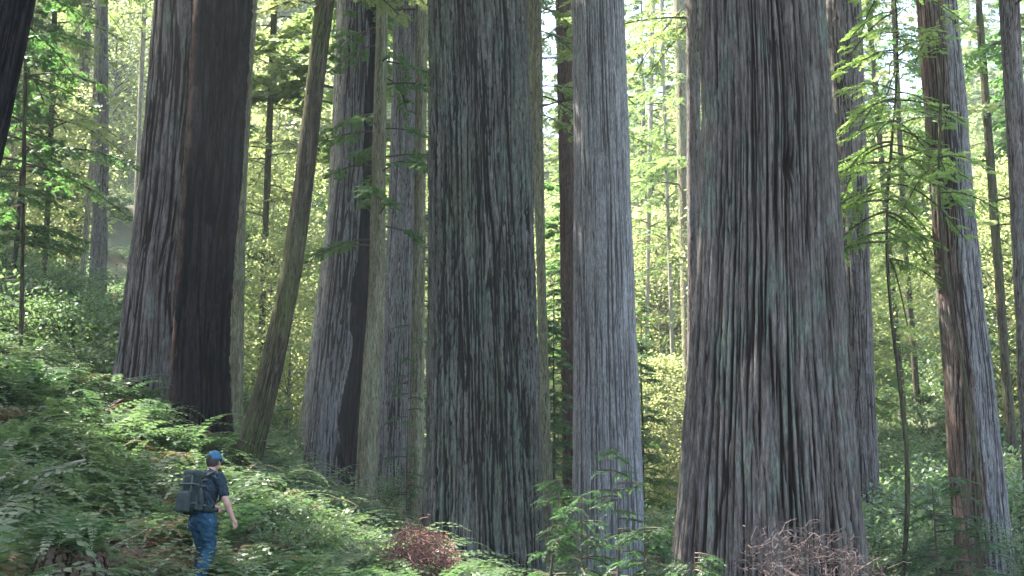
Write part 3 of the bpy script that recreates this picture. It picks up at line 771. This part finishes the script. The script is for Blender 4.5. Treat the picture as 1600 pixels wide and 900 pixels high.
# tangles of bare twigs
def tangle(name, X, D, rx, rz, h, n, L, mat, seed, label, thick=0.006, cat='brush heap', stems=12):
    r_ = np.random.default_rng(seed)
    p = ray(X, 450, D); z0 = gz1(p[0], D)
    A, B, T0 = [], [], []
    def walk(st, d, L, k, curl, g, th):
        q = [st]
        for j in range(k):
            d = norm(d + r_.normal(size=3) * curl + np.array([0, 0, g])); q.append(q[-1] + d * L / k)
        A.extend(q[:-1]); B.extend(q[1:]); T0.extend([th] * k); return q
    for i in range(stems):
        ph = r_.uniform(0, 6.28)
        walk(np.array([.1 * math.cos(ph), .1 * math.sin(ph), -.05]), norm(np.array([math.cos(ph) * rx / h, math.sin(ph) * rx / h, 1.])), h * 1.3, 9, .2, -.02, thick * 1.6)
    for i in range(n):
        v = norm(r_.normal(size=3)) * r_.random() ** .4
        walk(np.array([v[0] * rx, v[1] * rx, h + v[2] * rz]), norm(r_.normal(size=3) * np.array([1, 1, .7])), L * r_.uniform(.4, 1.2), 6, .42, -.06, thick * r_.uniform(.5, 1.1))
    A, B, T0 = np.array(A), np.array(B), np.array(T0)
    Q = tube_quads(A, B, T0, T0 * .75)
    o = link(name, quads_mesh(name, Q, [M[mat]], np.zeros(len(Q))), loc=(p[0], D, z0)); tag(o, label, cat)
    return o
tangle('brush_heap', 662, 18.4, .56, .5, .45, 950, .34, 'redtwig', 431, 'rounded heap of reddish dead twigs at the foot of the mottled redwood', thick=.009, stems=8)
tangle('bare_shrub', 1232, 16.5, .85, .4, 1.16, 420, .45, 'greytwig', 432, 'wide purplish leafless shrub before the widest redwood, under its knot hole', cat='shrub')
tangle('bare_shrub', 1335, 17, .4, .32, 1.0, 110, .4, 'greytwig', 433, 'smaller leafless twiggy shrub at the widest redwood\'s right corner', cat='shrub')
tangle('bare_shrub', 225, 15.4, .3, .22, .3, 110, .3, 'redtwig', 434, 'small reddish dead shrub low beside the hiker\'s legs', cat='shrub')

# dropped branches lying in the ferns
STICKS = [(150, 15.5, 250, 17.2, .45, .03, 'pale dead branch lying over the ferns left of the hiker', 71), (60, 19, 150, 20, .5, .035, 'bent dead branch on the upper fern bank near the left edge', 72),
          (430, 21, 520, 20.3, .4, .03, 'dead branch fallen across ferns below the curved mossy trunk', 73)]

# rotten stump at the lower left with ferns hanging over it
sp_ = ray(148, 450, 12.6); sz = gz1(sp_[0], 12.6)
zs = np.arange(-0.3, 0.72, 0.012)
r = np.interp(zs, [-.3, 0, .4, .66, .71], [.36, .3, .25, .235, .02])
st = link('stump', None, loc=(sp_[0], 12.6, sz + .1)); tag(st, 'rotten brown stump capped with ferns at the bottom of the bank', 'stump')
link('trunk', trunk_mesh('trunk', zs, .03 * np.sin(zs * 5), 0 * zs, r, [M['darkbrown'], M['mossy']], 77, 220, amp=.05, cell=.07, stretch=.03, red_side=(R(200), 1.0)), st)
skq, skt = fern_quads(350, 26, 18, 0.75, wmax=.06, spread=.75)
skq = skq.copy(); hh = np.hypot(skq[..., 0], skq[..., 1]); skq[..., 2] = .12 * np.sin(np.minimum(hh * 9, 3.1)) - np.maximum(hh - .22, 0) * 2.3
M['skirt'] = leaf_mat('leaf_hanging_dead', (0.06,0.037,0.024), (0.12,0.075,0.045), (0.1,0.06,0.03), (0.16,0.1,0.05), trans=.2)
skirt = quads_mesh('dead_fronds', skq, [M['skirt']], skt)
for k, (dx, dy, dz, sc_) in enumerate([(-.14, -.14, .66, .8), (.15, -.16, .62, .75), (.0, .15, .68, .8)]):
    o = link('fern', None, loc=(sp_[0] + dx, 12.6 + dy, sz + .1 + dz), rot=(0, 0, k * 2.0)); o.scale = (sc_,) * 3
    link('fronds', fern_me[k], o); link('dead_fronds', skirt, o)
    tag(o, 'sword fern on the rotten stump with brown dead fronds hanging below', 'fern', 'ferns on the stump')
# fallen log in the gully on the right bank and leaning dead stick
def stick(name, a, b, r0, r1, mat, label, cat, seed):
    a, b = Vector(a), Vector(b); L = (b - a).length
    zs = np.linspace(0, L, max(12, int(L / .04))); r = np.linspace(r0, r1, len(zs)); r[0] = r[-1] = 0.01
    cx = r0 * .8 * perlin(zs * .8, 0 * zs, 0 * zs, seed); cy = r0 * .8 * perlin(zs * .8, 0 * zs + 4, 0 * zs, seed)
    o = link(name, trunk_mesh(name, zs, cx, cy, r, [M[mat]], seed, 40, amp=r0 * .1, cell=.1, flute=0.0), loc=a)
    o.rotation_euler = (b - a).to_track_quat('Z', 'Y').to_euler()
    tag(o, label, cat)
for X0, D0, X1, D1, dz, r_s, lab, sd_ in STICKS:
    a_, b_ = ray(X0, 450, D0), ray(X1, 450, D1)
    a_[2] = gz1(a_[0], a_[1]) + dz * .4; b_[2] = gz1(b_[0], b_[1]) + dz
    stick('fallen_branch', a_, b_, r_s, r_s * .4, 'pale', lab, 'branch', sd_)
A = ray(1385, 655, 44); B = ray(1500, 690, 40)
A[2] = gz1(A[0], A[1]) + .35; B[2] = gz1(B[0], B[1]) + .3
stick('fallen_log', A, B, .32, .22, 'burnt_or_shade', 'dark fallen log lying across the bank between two redwoods', 'log', 61)

# ==================================================================
# PERSON (faces local +X)
# ==================================================================
def skin_mesh(chains, sub=2, name='b'):
    """chains: list of (parent_key, [(key,(x,y,z),(rx,ry))...])"""
    me = bpy.data.meshes.new(name); bm = bmesh.new(); V = {}; rad = {}
    for par, pts_ in chains:
        prev = V.get(par)
        for key, co, rr in pts_:
            v = bm.verts.new(co); V[key] = v; rad[key] = rr
            if prev is not None: bm.edges.new((prev, v))
            prev = v
    bm.verts.index_update(); order = [None] * len(bm.verts)
    for k_, v in V.items(): order[v.index] = k_
    bm.to_mesh(me); bm.free()
    o = bpy.data.objects.new(name, me); C.objects.link(o)
    md = o.modifiers.new('s', 'SKIN'); md.use_smooth_shade = True
    for i, sv in enumerate(me.skin_vertices[0].data):
        rr = rad[order[i]]; sv.radius = rr if isinstance(rr, tuple) else (rr, rr); sv.use_root = (i == 0)
    sb = o.modifiers.new('u', 'SUBSURF'); sb.levels = sub; sb.render_levels = sub
    bpy.context.view_layer.update()
    out = bpy.data.meshes.new_from_object(o.evaluated_get(bpy.context.evaluated_depsgraph_get()))
    bpy.data.objects.remove(o, do_unlink=True)
    return out
def loft(pts_, sub=6, n=22, cap=.55):
    P_ = np.array([p[-2] for p in pts_], float); Rr = np.array([(p[-1] if isinstance(p[-1], tuple) else (p[-1], p[-1])) for p in pts_], float)
    A_ = np.c_[P_, Rr]; E = np.vstack([2 * A_[0] - A_[1], A_, 2 * A_[-1] - A_[-2]]); out = []
    for i in range(1, len(E) - 2):
        for t in np.linspace(0, 1, sub, endpoint=(i == len(E) - 3)):
            a, b, c, d = E[i-1], E[i], E[i+1], E[i+2]
            out.append(.5 * ((2*b) + (c-a)*t + (2*a-5*b+4*c-d)*t*t + (3*b-a-3*c+d)*t**3))
    out = np.array(out); out[:, 3:] = np.maximum(out[:, 3:], .004)
    T_ = norm(np.gradient(out[:, :3], axis=0))
    rings = []
    def ring(c, t, r): 
        sdv = np.array([0, 1., 0]); sdv = sdv - t * sdv.dot(t)
        if np.linalg.norm(sdv) < .2: sdv = np.array([1., 0, 0]) - t * t[0]
        sdv /= np.linalg.norm(sdv); o_ = np.cross(t, sdv)
        return [c + sdv * r[0] * math.cos(a) + o_ * r[1] * math.sin(a) for a in np.linspace(0, 2 * np.pi, n, endpoint=False)]
    def caps(i, sg):
        c, t, r = out[i, :3], T_[i], out[i, 3:]
        return [ring(c + sg * t * r.mean() * cap * math.sin(a), t, r * math.cos(a)) for a in (.5, .95, 1.3, 1.5)]
    rings = caps(0, -1)[::-1] + [ring(q[:3], t, q[3:]) for q, t in zip(out, T_)] + caps(-1, 1)
    bm = bmesh.new(); V = [[bm.verts.new(p) for p in r] for r in rings]
    for a, b in zip(V[:-1], V[1:]):
        for j in range(n): bm.faces.new((a[j], a[(j+1) % n], b[(j+1) % n], b[j]))
    bm.faces.new(V[0]); bm.faces.new(V[-1])
    bmesh.ops.recalc_face_normals(bm, faces=bm.faces)
    me = bpy.data.meshes.new('l'); bm.to_mesh(me); bm.free(); return me
def lofted(chains, voxel, name):
    dic = {}; ms = []
    for par, pts_ in chains:
        for p in pts_: dic[p[0]] = p
        ms.append(loft(([dic[par]] if par and par not in ('che', 'pel') else []) + list(pts_)))
    return ms
def join_remesh(meshes, voxel, name):
    bm = bmesh.new()
    for m_ in meshes: bm.from_mesh(m_)
    me = bpy.data.meshes.new(name); bm.to_mesh(me); bm.free()
    o = bpy.data.objects.new(name, me); C.objects.link(o)
    rm = o.modifiers.new('r', 'REMESH'); rm.mode = 'VOXEL'; rm.voxel_size = voxel; rm.use_smooth_shade = True
    sm = o.modifiers.new('m', 'SMOOTH'); sm.iterations = 3; sm.factor = .5
    bpy.context.view_layer.update()
    out = bpy.data.meshes.new_from_object(o.evaluated_get(bpy.context.evaluated_depsgraph_get()))
    bpy.data.objects.remove(o, do_unlink=True)
    out.name = name
    return out
def ellipsoid(c, r, rot=(0, 0, 0), seg=20):
    bm = bmesh.new(); bmesh.ops.create_uvsphere(bm, u_segments=seg, v_segments=seg, radius=1)
    bmesh.ops.transform(bm, matrix=Matrix.Translation(c) @ Euler(rot).to_matrix().to_4x4() @ Matrix.Diagonal((*r, 1)), verts=bm.verts)
    me = bpy.data.meshes.new('e'); bm.to_mesh(me); bm.free(); return me

mskin = plain_mat('skin', (0.48,0.28,0.22), (0.45,0.26,0.20), rough=.5)
mshirt = plain_mat('shirt_cloth', (0.018,0.035,0.045), (0.012,0.02,0.03), scale=12, bump=.3)
mjean = plain_mat('denim', (0.018,0.068,0.115), (0.009,0.035,0.06), scale=9, bump=.4)
mcap = plain_mat('cap_cloth', (0.045,0.15,0.24), (0.022,0.08,0.14), scale=10)
mhair = plain_mat('hair', (0.05,0.035,0.03), (0.03,0.02,0.02), scale=60)
mpack = plain_mat('pack_cloth', (0.018,0.032,0.026), (0.010,0.016,0.014), scale=30, bump=.3)
mpack2 = plain_mat('pack_panel', (0.04,0.052,0.048), (0.022,0.03,0.03), scale=25)
mstrap = plain_mat('webbing', (0.10,0.11,0.10), (0.07,0.08,0.075))
mboot = plain_mat('boot_leather', (0.06,0.045,0.03), (0.03,0.02,0.015))
mwhite = plain_mat('eye_dark', (0.03,0.02,0.02))

HD = (0.17, 0, 1.615)            # head centre, leaning forward
Lsh, Rsh = (0.07, 0.185, 1.40), (0.07, -0.185, 1.40)
arm = {}
# right arm (towards camera): elbow bent, hand forward; left arm swings behind
Rel, Rwr = (0.09, -0.29, 1.13), (0.20, -0.32, .90)
Lel, Lwr = (0.17, 0.26, 1.14), (0.36, 0.20, 1.06)
Rkn, Ran, Lkn, Lan = (0.03, -0.10, 0.50), (-0.17, -0.10, 0.10), (0.14, 0.09, 0.50), (0.07, 0.09, 0.09)
def hand_chains(wr, dirv, side, pref):
    """fingers as chains from the palm"""
    d = Vector(dirv).normalized(); up = Vector((0, 0, 1)); s = Vector((0, side, 0))
    s = (s - d * s.dot(d)).normalized(); n = d.cross(s)
    wv = Vector(wr); ch = []
    sp2 = n
    for j, (o_, L) in enumerate([(-.032, .075), (-.011, .085), (.011, .08), (.031, .062)]):
        b = wv + d * .085 + sp2 * o_
        c1 = b + d * L * .45 - s * L * .12; c2 = c1 + (d * .7 - s * .7).normalized() * L * .32; c3 = c2 + (d * .3 - s * .95).normalized() * L * .26
        ch.append([(pref + f'{j}a', tuple(wv + d * .05 + sp2 * o_ * .8), .009), (pref + f'{j}b', tuple(b), .009), (pref + f'{j}c', tuple(c1), .0085), (pref + f'{j}d', tuple(c2), .008), (pref + f'{j}e', tuple(c3), .007)])
    b = wv + d * .03 - sp2 * .022
    ch.append([(pref + 'ta', tuple(b), .012), (pref + 'tb', tuple(b + d * .03 - sp2 * .03 - s * .01), .011), (pref + 'tc', tuple(b + d * .06 - sp2 * .037 - s * .03), .009)])
    return ch
def vadd(a, b, t): return tuple(a[i] + (b[i] - a[i]) * t for i in range(3))
core = [(None, [('pel', (0, 0, .93), (.15, .11)), ('bel', (0.01, 0, 1.08), (.135, .10)), ('che', (.04, 0, 1.28), (.16, .115)), ('nb', (.085, 0, 1.44), (.075, .07)), ('nk', (.125, 0, 1.52), .054), ('hd', (.15, 0, 1.58), .06)]),
    ('che', [('rs0', (.05, -.09, 1.40), .06), ('rs', Rsh, .06), ('re', Rel, .044), ('rm', vadd(Rel, Rwr, .4), .04), ('rw', Rwr, .027), ('rp', vadd(Rwr, tuple(Rwr[i] + (Rwr[i] - Rel[i]) for i in range(3)), .26), (.034, .018))]),
    ('che', [('ls0', (.05, .09, 1.40), .06), ('ls', Lsh, .06), ('le', Lel, .044), ('lm', vadd(Lel, Lwr, .4), .04), ('lw', Lwr, .027), ('lp', vadd(Lwr, tuple(Lwr[i] + (Lwr[i] - Lel[i]) for i in range(3)), .26), (.034, .018))]),
    ('pel', [('rh', (0.0, -.095, .86), .09), ('rt', vadd((0, -.095, .86), Rkn, .5), .078), ('rk', Rkn, .056), ('rc', vadd(Rkn, Ran, .35), .054), ('ra', Ran, .036), ('rf', (Ran[0] + .06, Ran[1], .05), .04), ('rto', (Ran[0] + .17, Ran[1] - .01, .04), .032)]),
    ('pel', [('lh', (0.0, .095, .86), .09), ('lt', vadd((0, .095, .86), Lkn, .5), .078), ('lk', Lkn, .056), ('lc', vadd(Lkn, Lan, .35), .054), ('la', Lan, .036), ('lf', (Lan[0] + .06, Lan[1], .05), .04), ('lto', (Lan[0] + .17, Lan[1] + .01, .04), .032)])]
pieces = lofted([(a, ([(k_, co, (rr[0] , rr[1]) if isinstance(rr, tuple) else rr) for k_, co, rr in b])) for a, b in core], .004, 'body')
for wr, el, sd, pf in ((Rwr, Rel, -1, 'r'), (Lwr, Lel, 1, 'l')):
    dv = tuple(wr[i] - el[i] for i in range(3))
    for ch in hand_chains(wr, dv, sd, pf): pieces.append(loft(ch, 4, 10, .9))
pieces += [ellipsoid(HD, (.098, .076, .118)), ellipsoid((HD[0] + .035, 0, HD[2] - .055), (.058, .052, .06)), ellipsoid((HD[0] + .1, 0, HD[2] - .012), (.022, .013, .026), (0, .3, 0)),
           ellipsoid((HD[0] - .0, .077, HD[2] - .01), (.018, .008, .032)), ellipsoid((HD[0] - .0, -.077, HD[2] - .01), (.018, .008, .032)), ellipsoid((HD[0] + .088, 0, HD[2] - .06), (.012, .024, .007)),
           ellipsoid((HD[0] + .082, 0, HD[2] + .022), (.014, .055, .012))]
bm_ = join_remesh(pieces, 0.0042, 'body')
px, py = PERS; pz = gz1(px, py)
per = link('person', None, loc=(px, py, pz), rot=(0, 0, R(60)))
tag(per, 'hiker in blue cap, dark shirt and blue jeans walking uphill through ferns', 'person')
bm_.materials.append(mskin); link('body', bm_, per)
def cloth(name, chains, mat, sub=2):
    me = join_remesh(lofted(chains, .006, name), .006, name)
    n_ = len(me.vertices); co = np.empty(n_ * 3, np.float32); me.vertices.foreach_get('co', co); co = co.reshape(-1, 3)
    nr_ = np.empty(n_ * 3, np.float32); me.vertex_normals.foreach_get('vector', nr_); nr_ = nr_.reshape(-1, 3)
    q_ = perlin(co[:, 0] * 11, co[:, 1] * 11, co[:, 2] * 17 + co[:, 0] * 12, 3)
    co += nr_ * (0.013 * (1 - 2 * np.abs(q_)) - .006)[:, None]; me.vertices.foreach_set('co', co.ravel())
    me.materials.append(mat); return link(name, me, per)
cloth('shirt', [(None, [('pel', (0, 0, .90), (.165, .128)), ('bel', (0.01, 0, 1.07), (.155, .122)), ('che', (.04, 0, 1.27), (.18, .14)), ('nb', (.08, 0, 1.43), (.10, .085)), ('nk', (.108, 0, 1.485), (.066, .062))]),
    ('che', [('rs0', (.05, -.07, 1.40), .075), ('rs', Rsh, .078), ('rm', vadd(Rsh, Rel, .45), .068), ('re', vadd(Rsh, Rel, .8), .062)]), ('che', [('ls0', (.05, .07, 1.40), .075), ('ls', Lsh, .078), ('lm', vadd(Lsh, Lel, .45), .068), ('le', vadd(Lsh, Lel, .8), .062)])], mshirt)
cloth('trousers', [(None, [('w', (0.0, 0, .99), (.15, .12)), ('pel', (0, 0, .90), (.178, .142)), ('seat', (-.005, 0, .80), (.15, .115))]),
    ('pel', [('rh', (0.0, -.095, .85), .116), ('rt', vadd((0, -.095, .86), Rkn, .5), .094), ('rk', Rkn, .082), ('rc', vadd(Rkn, Ran, .4), .084), ('ra', vadd(Rkn, Ran, .95), .08)]),
    ('pel', [('lh', (0.0, .095, .85), .116), ('lt', vadd((0, .095, .86), Lkn, .5), .094), ('lk', Lkn, .082), ('lc', vadd(Lkn, Lan, .4), .084), ('la', vadd(Lkn, Lan, .95), .08)])], mjean)
for an in (Ran, Lan):
    me = join_remesh([ellipsoid((an[0] - .0, an[1], .085), (.062, .05, .085)), ellipsoid((an[0] + .09, an[1], .05), (.135, .05, .048)), ellipsoid((an[0] + .06, an[1], .02), (.16, .052, .018))], .008, 'boot')
    me.materials.append(mboot); link('boot', me, per)
# hair and cap
def half(c, r, zmin, name, mat, th=.006, parent=per, rot=(0, 0, 0)):
    bm = bmesh.new(); bmesh.ops.create_uvsphere(bm, u_segments=32, v_segments=20, radius=1)
    bmesh.ops.delete(bm, geom=[v for v in bm.verts if v.co.z < zmin], context='VERTS')
    bmesh.ops.transform(bm, matrix=Matrix.Translation(c) @ Euler(rot).to_matrix().to_4x4() @ Matrix.Diagonal((*r, 1)), verts=bm.verts)
    bmesh.ops.solidify(bm, geom=bm.faces[:], thickness=th)
    for f in bm.faces: f.smooth = True
    me = bpy.data.meshes.new(name); bm.to_mesh(me); bm.free(); me.materials.append(mat)
    return link(name, me, parent)
half((HD[0] - .012, 0, HD[2] + .0), (.106, .085, .122), -.45, 'hair', mhair, rot=(0, -.5, 0))
cp = half((HD[0] - .0, 0, HD[2] + .025), (.115, .094, .115), -.02, 'cap', mcap, rot=(0, -.08, 0))
# brim
bm = bmesh.new()
rows = []
for i in range(5):
    rr_ = i / 4
    rows.append([bm.verts.new((HD[0] + .095 * math.cos(a) + rr_ * .085 * max(0, math.cos(a)), .09 * math.sin(a) * (1 + .05 * rr_), HD[2] + .03 - .018 * rr_ - .02 * abs(math.sin(a)) * rr_)) for a in np.linspace(-1.3, 1.3, 17)])
for a, b in zip(rows[:-1], rows[1:]):
    for j in range(16): bm.faces.new((a[j], a[j+1], b[j+1], b[j]))
bmesh.ops.solidify(bm, geom=bm.faces[:], thickness=.005)
me = bpy.data.meshes.new('brim'); bm.to_mesh(me); bm.free(); me.materials.append(mcap); link('brim', me, cp)
for s_ in (-1, 1):
    me = ellipsoid((HD[0] + .088, s_ * .03, HD[2] + .004), (.008, .011, .007)); me.name = 'eye'; me.materials.append(mwhite); link('eye', me, per)

# backpack (a thing of its own)
bp_ = link('backpack', None, loc=(px, py, pz), rot=(0, 0, R(60)))
tag(bp_, 'full dark backpack with greenish panels on the hiker\'s back', 'backpack')
def rbox(name, c, s, mat, bev=.04, rot=(0, 0, 0), parent=bp_, seg=4, puff=0.0):
    bm = bmesh.new(); bmesh.ops.create_cube(bm, size=1)
    bmesh.ops.scale(bm, vec=s, verts=bm.verts)
    bmesh.ops.bevel(bm, geom=bm.edges[:], offset=bev, segments=seg, profile=.6, affect='EDGES')
    bmesh.ops.transform(bm, matrix=Matrix.Translation(c) @ Euler(rot).to_matrix().to_4x4(), verts=bm.verts)
    for f in bm.faces: f.smooth = True
    me = bpy.data.meshes.new(name); bm.to_mesh(me); bm.free(); me.materials.append(mat)
    return link(name, me, parent)
rt = (0, .14, 0)
me = join_remesh([ellipsoid((-.235, 0, 1.12), (.12, .155, .18)), ellipsoid((-.205, 0, 1.30), (.115, .135, .19)), ellipsoid((-.27, 0, 1.05), (.09, .125, .11))], .008, 'pack_body')
me.materials.append(mpack); link('pack_body', me, bp_)
rbox('front_pocket', (-.35, 0, 1.10), (.08, .20, .26), mpack2, .039, rt)
rbox('top_lid', (-.175, 0, 1.445), (.20, .235, .10), mpack2, .048, rt)
for zz in (1.07, 1.31):
    rbox('compression_strap', (-.215, 0, zz), (.225, .265 if zz > 1.2 else .30, .018), mstrap, .008, rt)
for s_ in (-1, 1):
    rbox('lid_strap', (-.30, s_ * .07, 1.30), (.012, .02, .26), mstrap, .004, rt)
    rbox('side_pocket', (-.23, s_ * .14, 1.09), (.13, .06, .20), mpack2, .028, rt)
    ch = [(None, [('a', (-.10, s_ * .11, 1.42), (.028, .012)), ('b', (.04, s_ * .125, 1.49), (.03, .012)), ('c', (.145, s_ * .13, 1.42), (.03, .012)), ('d', (.195, s_ * .125, 1.28), (.028, .012)), ('e', (.14, s_ * .15, 1.12), (.022, .01)), ('f', (-.08, s_ * .17, 1.02), (.018, .01))])]
    me = skin_mesh(ch, 2, 'shoulder_strap'); me.name = 'shoulder_strap'; me.materials.append(mpack2); link('shoulder_strap', me, bp_)
ch = [(None, [(str(i), (0.01 + .165 * math.cos(a), .19 * math.sin(a), 1.0), (.012, .028)) for i, a in enumerate(np.linspace(-2.6, 2.6, 15))])]
me = skin_mesh(ch, 1, 'hip_belt'); me.name = 'hip_belt'; me.materials.append(mpack); link('hip_belt', me, bp_)
bt = ellipsoid((-.25, -.185, 1.17), (.035, .035, .10)); bt.name = 'bottle'; bt.materials.append(mpack2)
link('bottle', bt, bp_)

# ------------------------------------------------------------------ haze
hz = bpy.data.materials.new('haze_air'); hz.use_nodes = True
t_ = hz.node_tree
for n_ in list(t_.nodes):
    if n_.type == 'BSDF_PRINCIPLED': t_.nodes.remove(n_)
pv = t_.nodes.new('ShaderNodeVolumePrincipled')
pv.inputs['Density'].default_value = 0.0006
pv.inputs['Color'].default_value = (0.88, 0.95, 1.0, 1)
pv.inputs['Anisotropy'].default_value = 0.35
t_.links.new(pv.outputs[0], t_.nodes['Material Output'].inputs['Volume'])
bm = bmesh.new(); bmesh.ops.create_cube(bm, size=1)
bmesh.ops.scale(bm, vec=(900, 680, 150), verts=bm.verts)
bmesh.ops.translate(bm, vec=(0, 155, 67), verts=bm.verts)
me = bpy.data.meshes.new('haze'); bm.to_mesh(me); bm.free(); me.materials.append(hz)
tag(link('haze', me), 'pale morning haze filling the wood', kind='stuff')
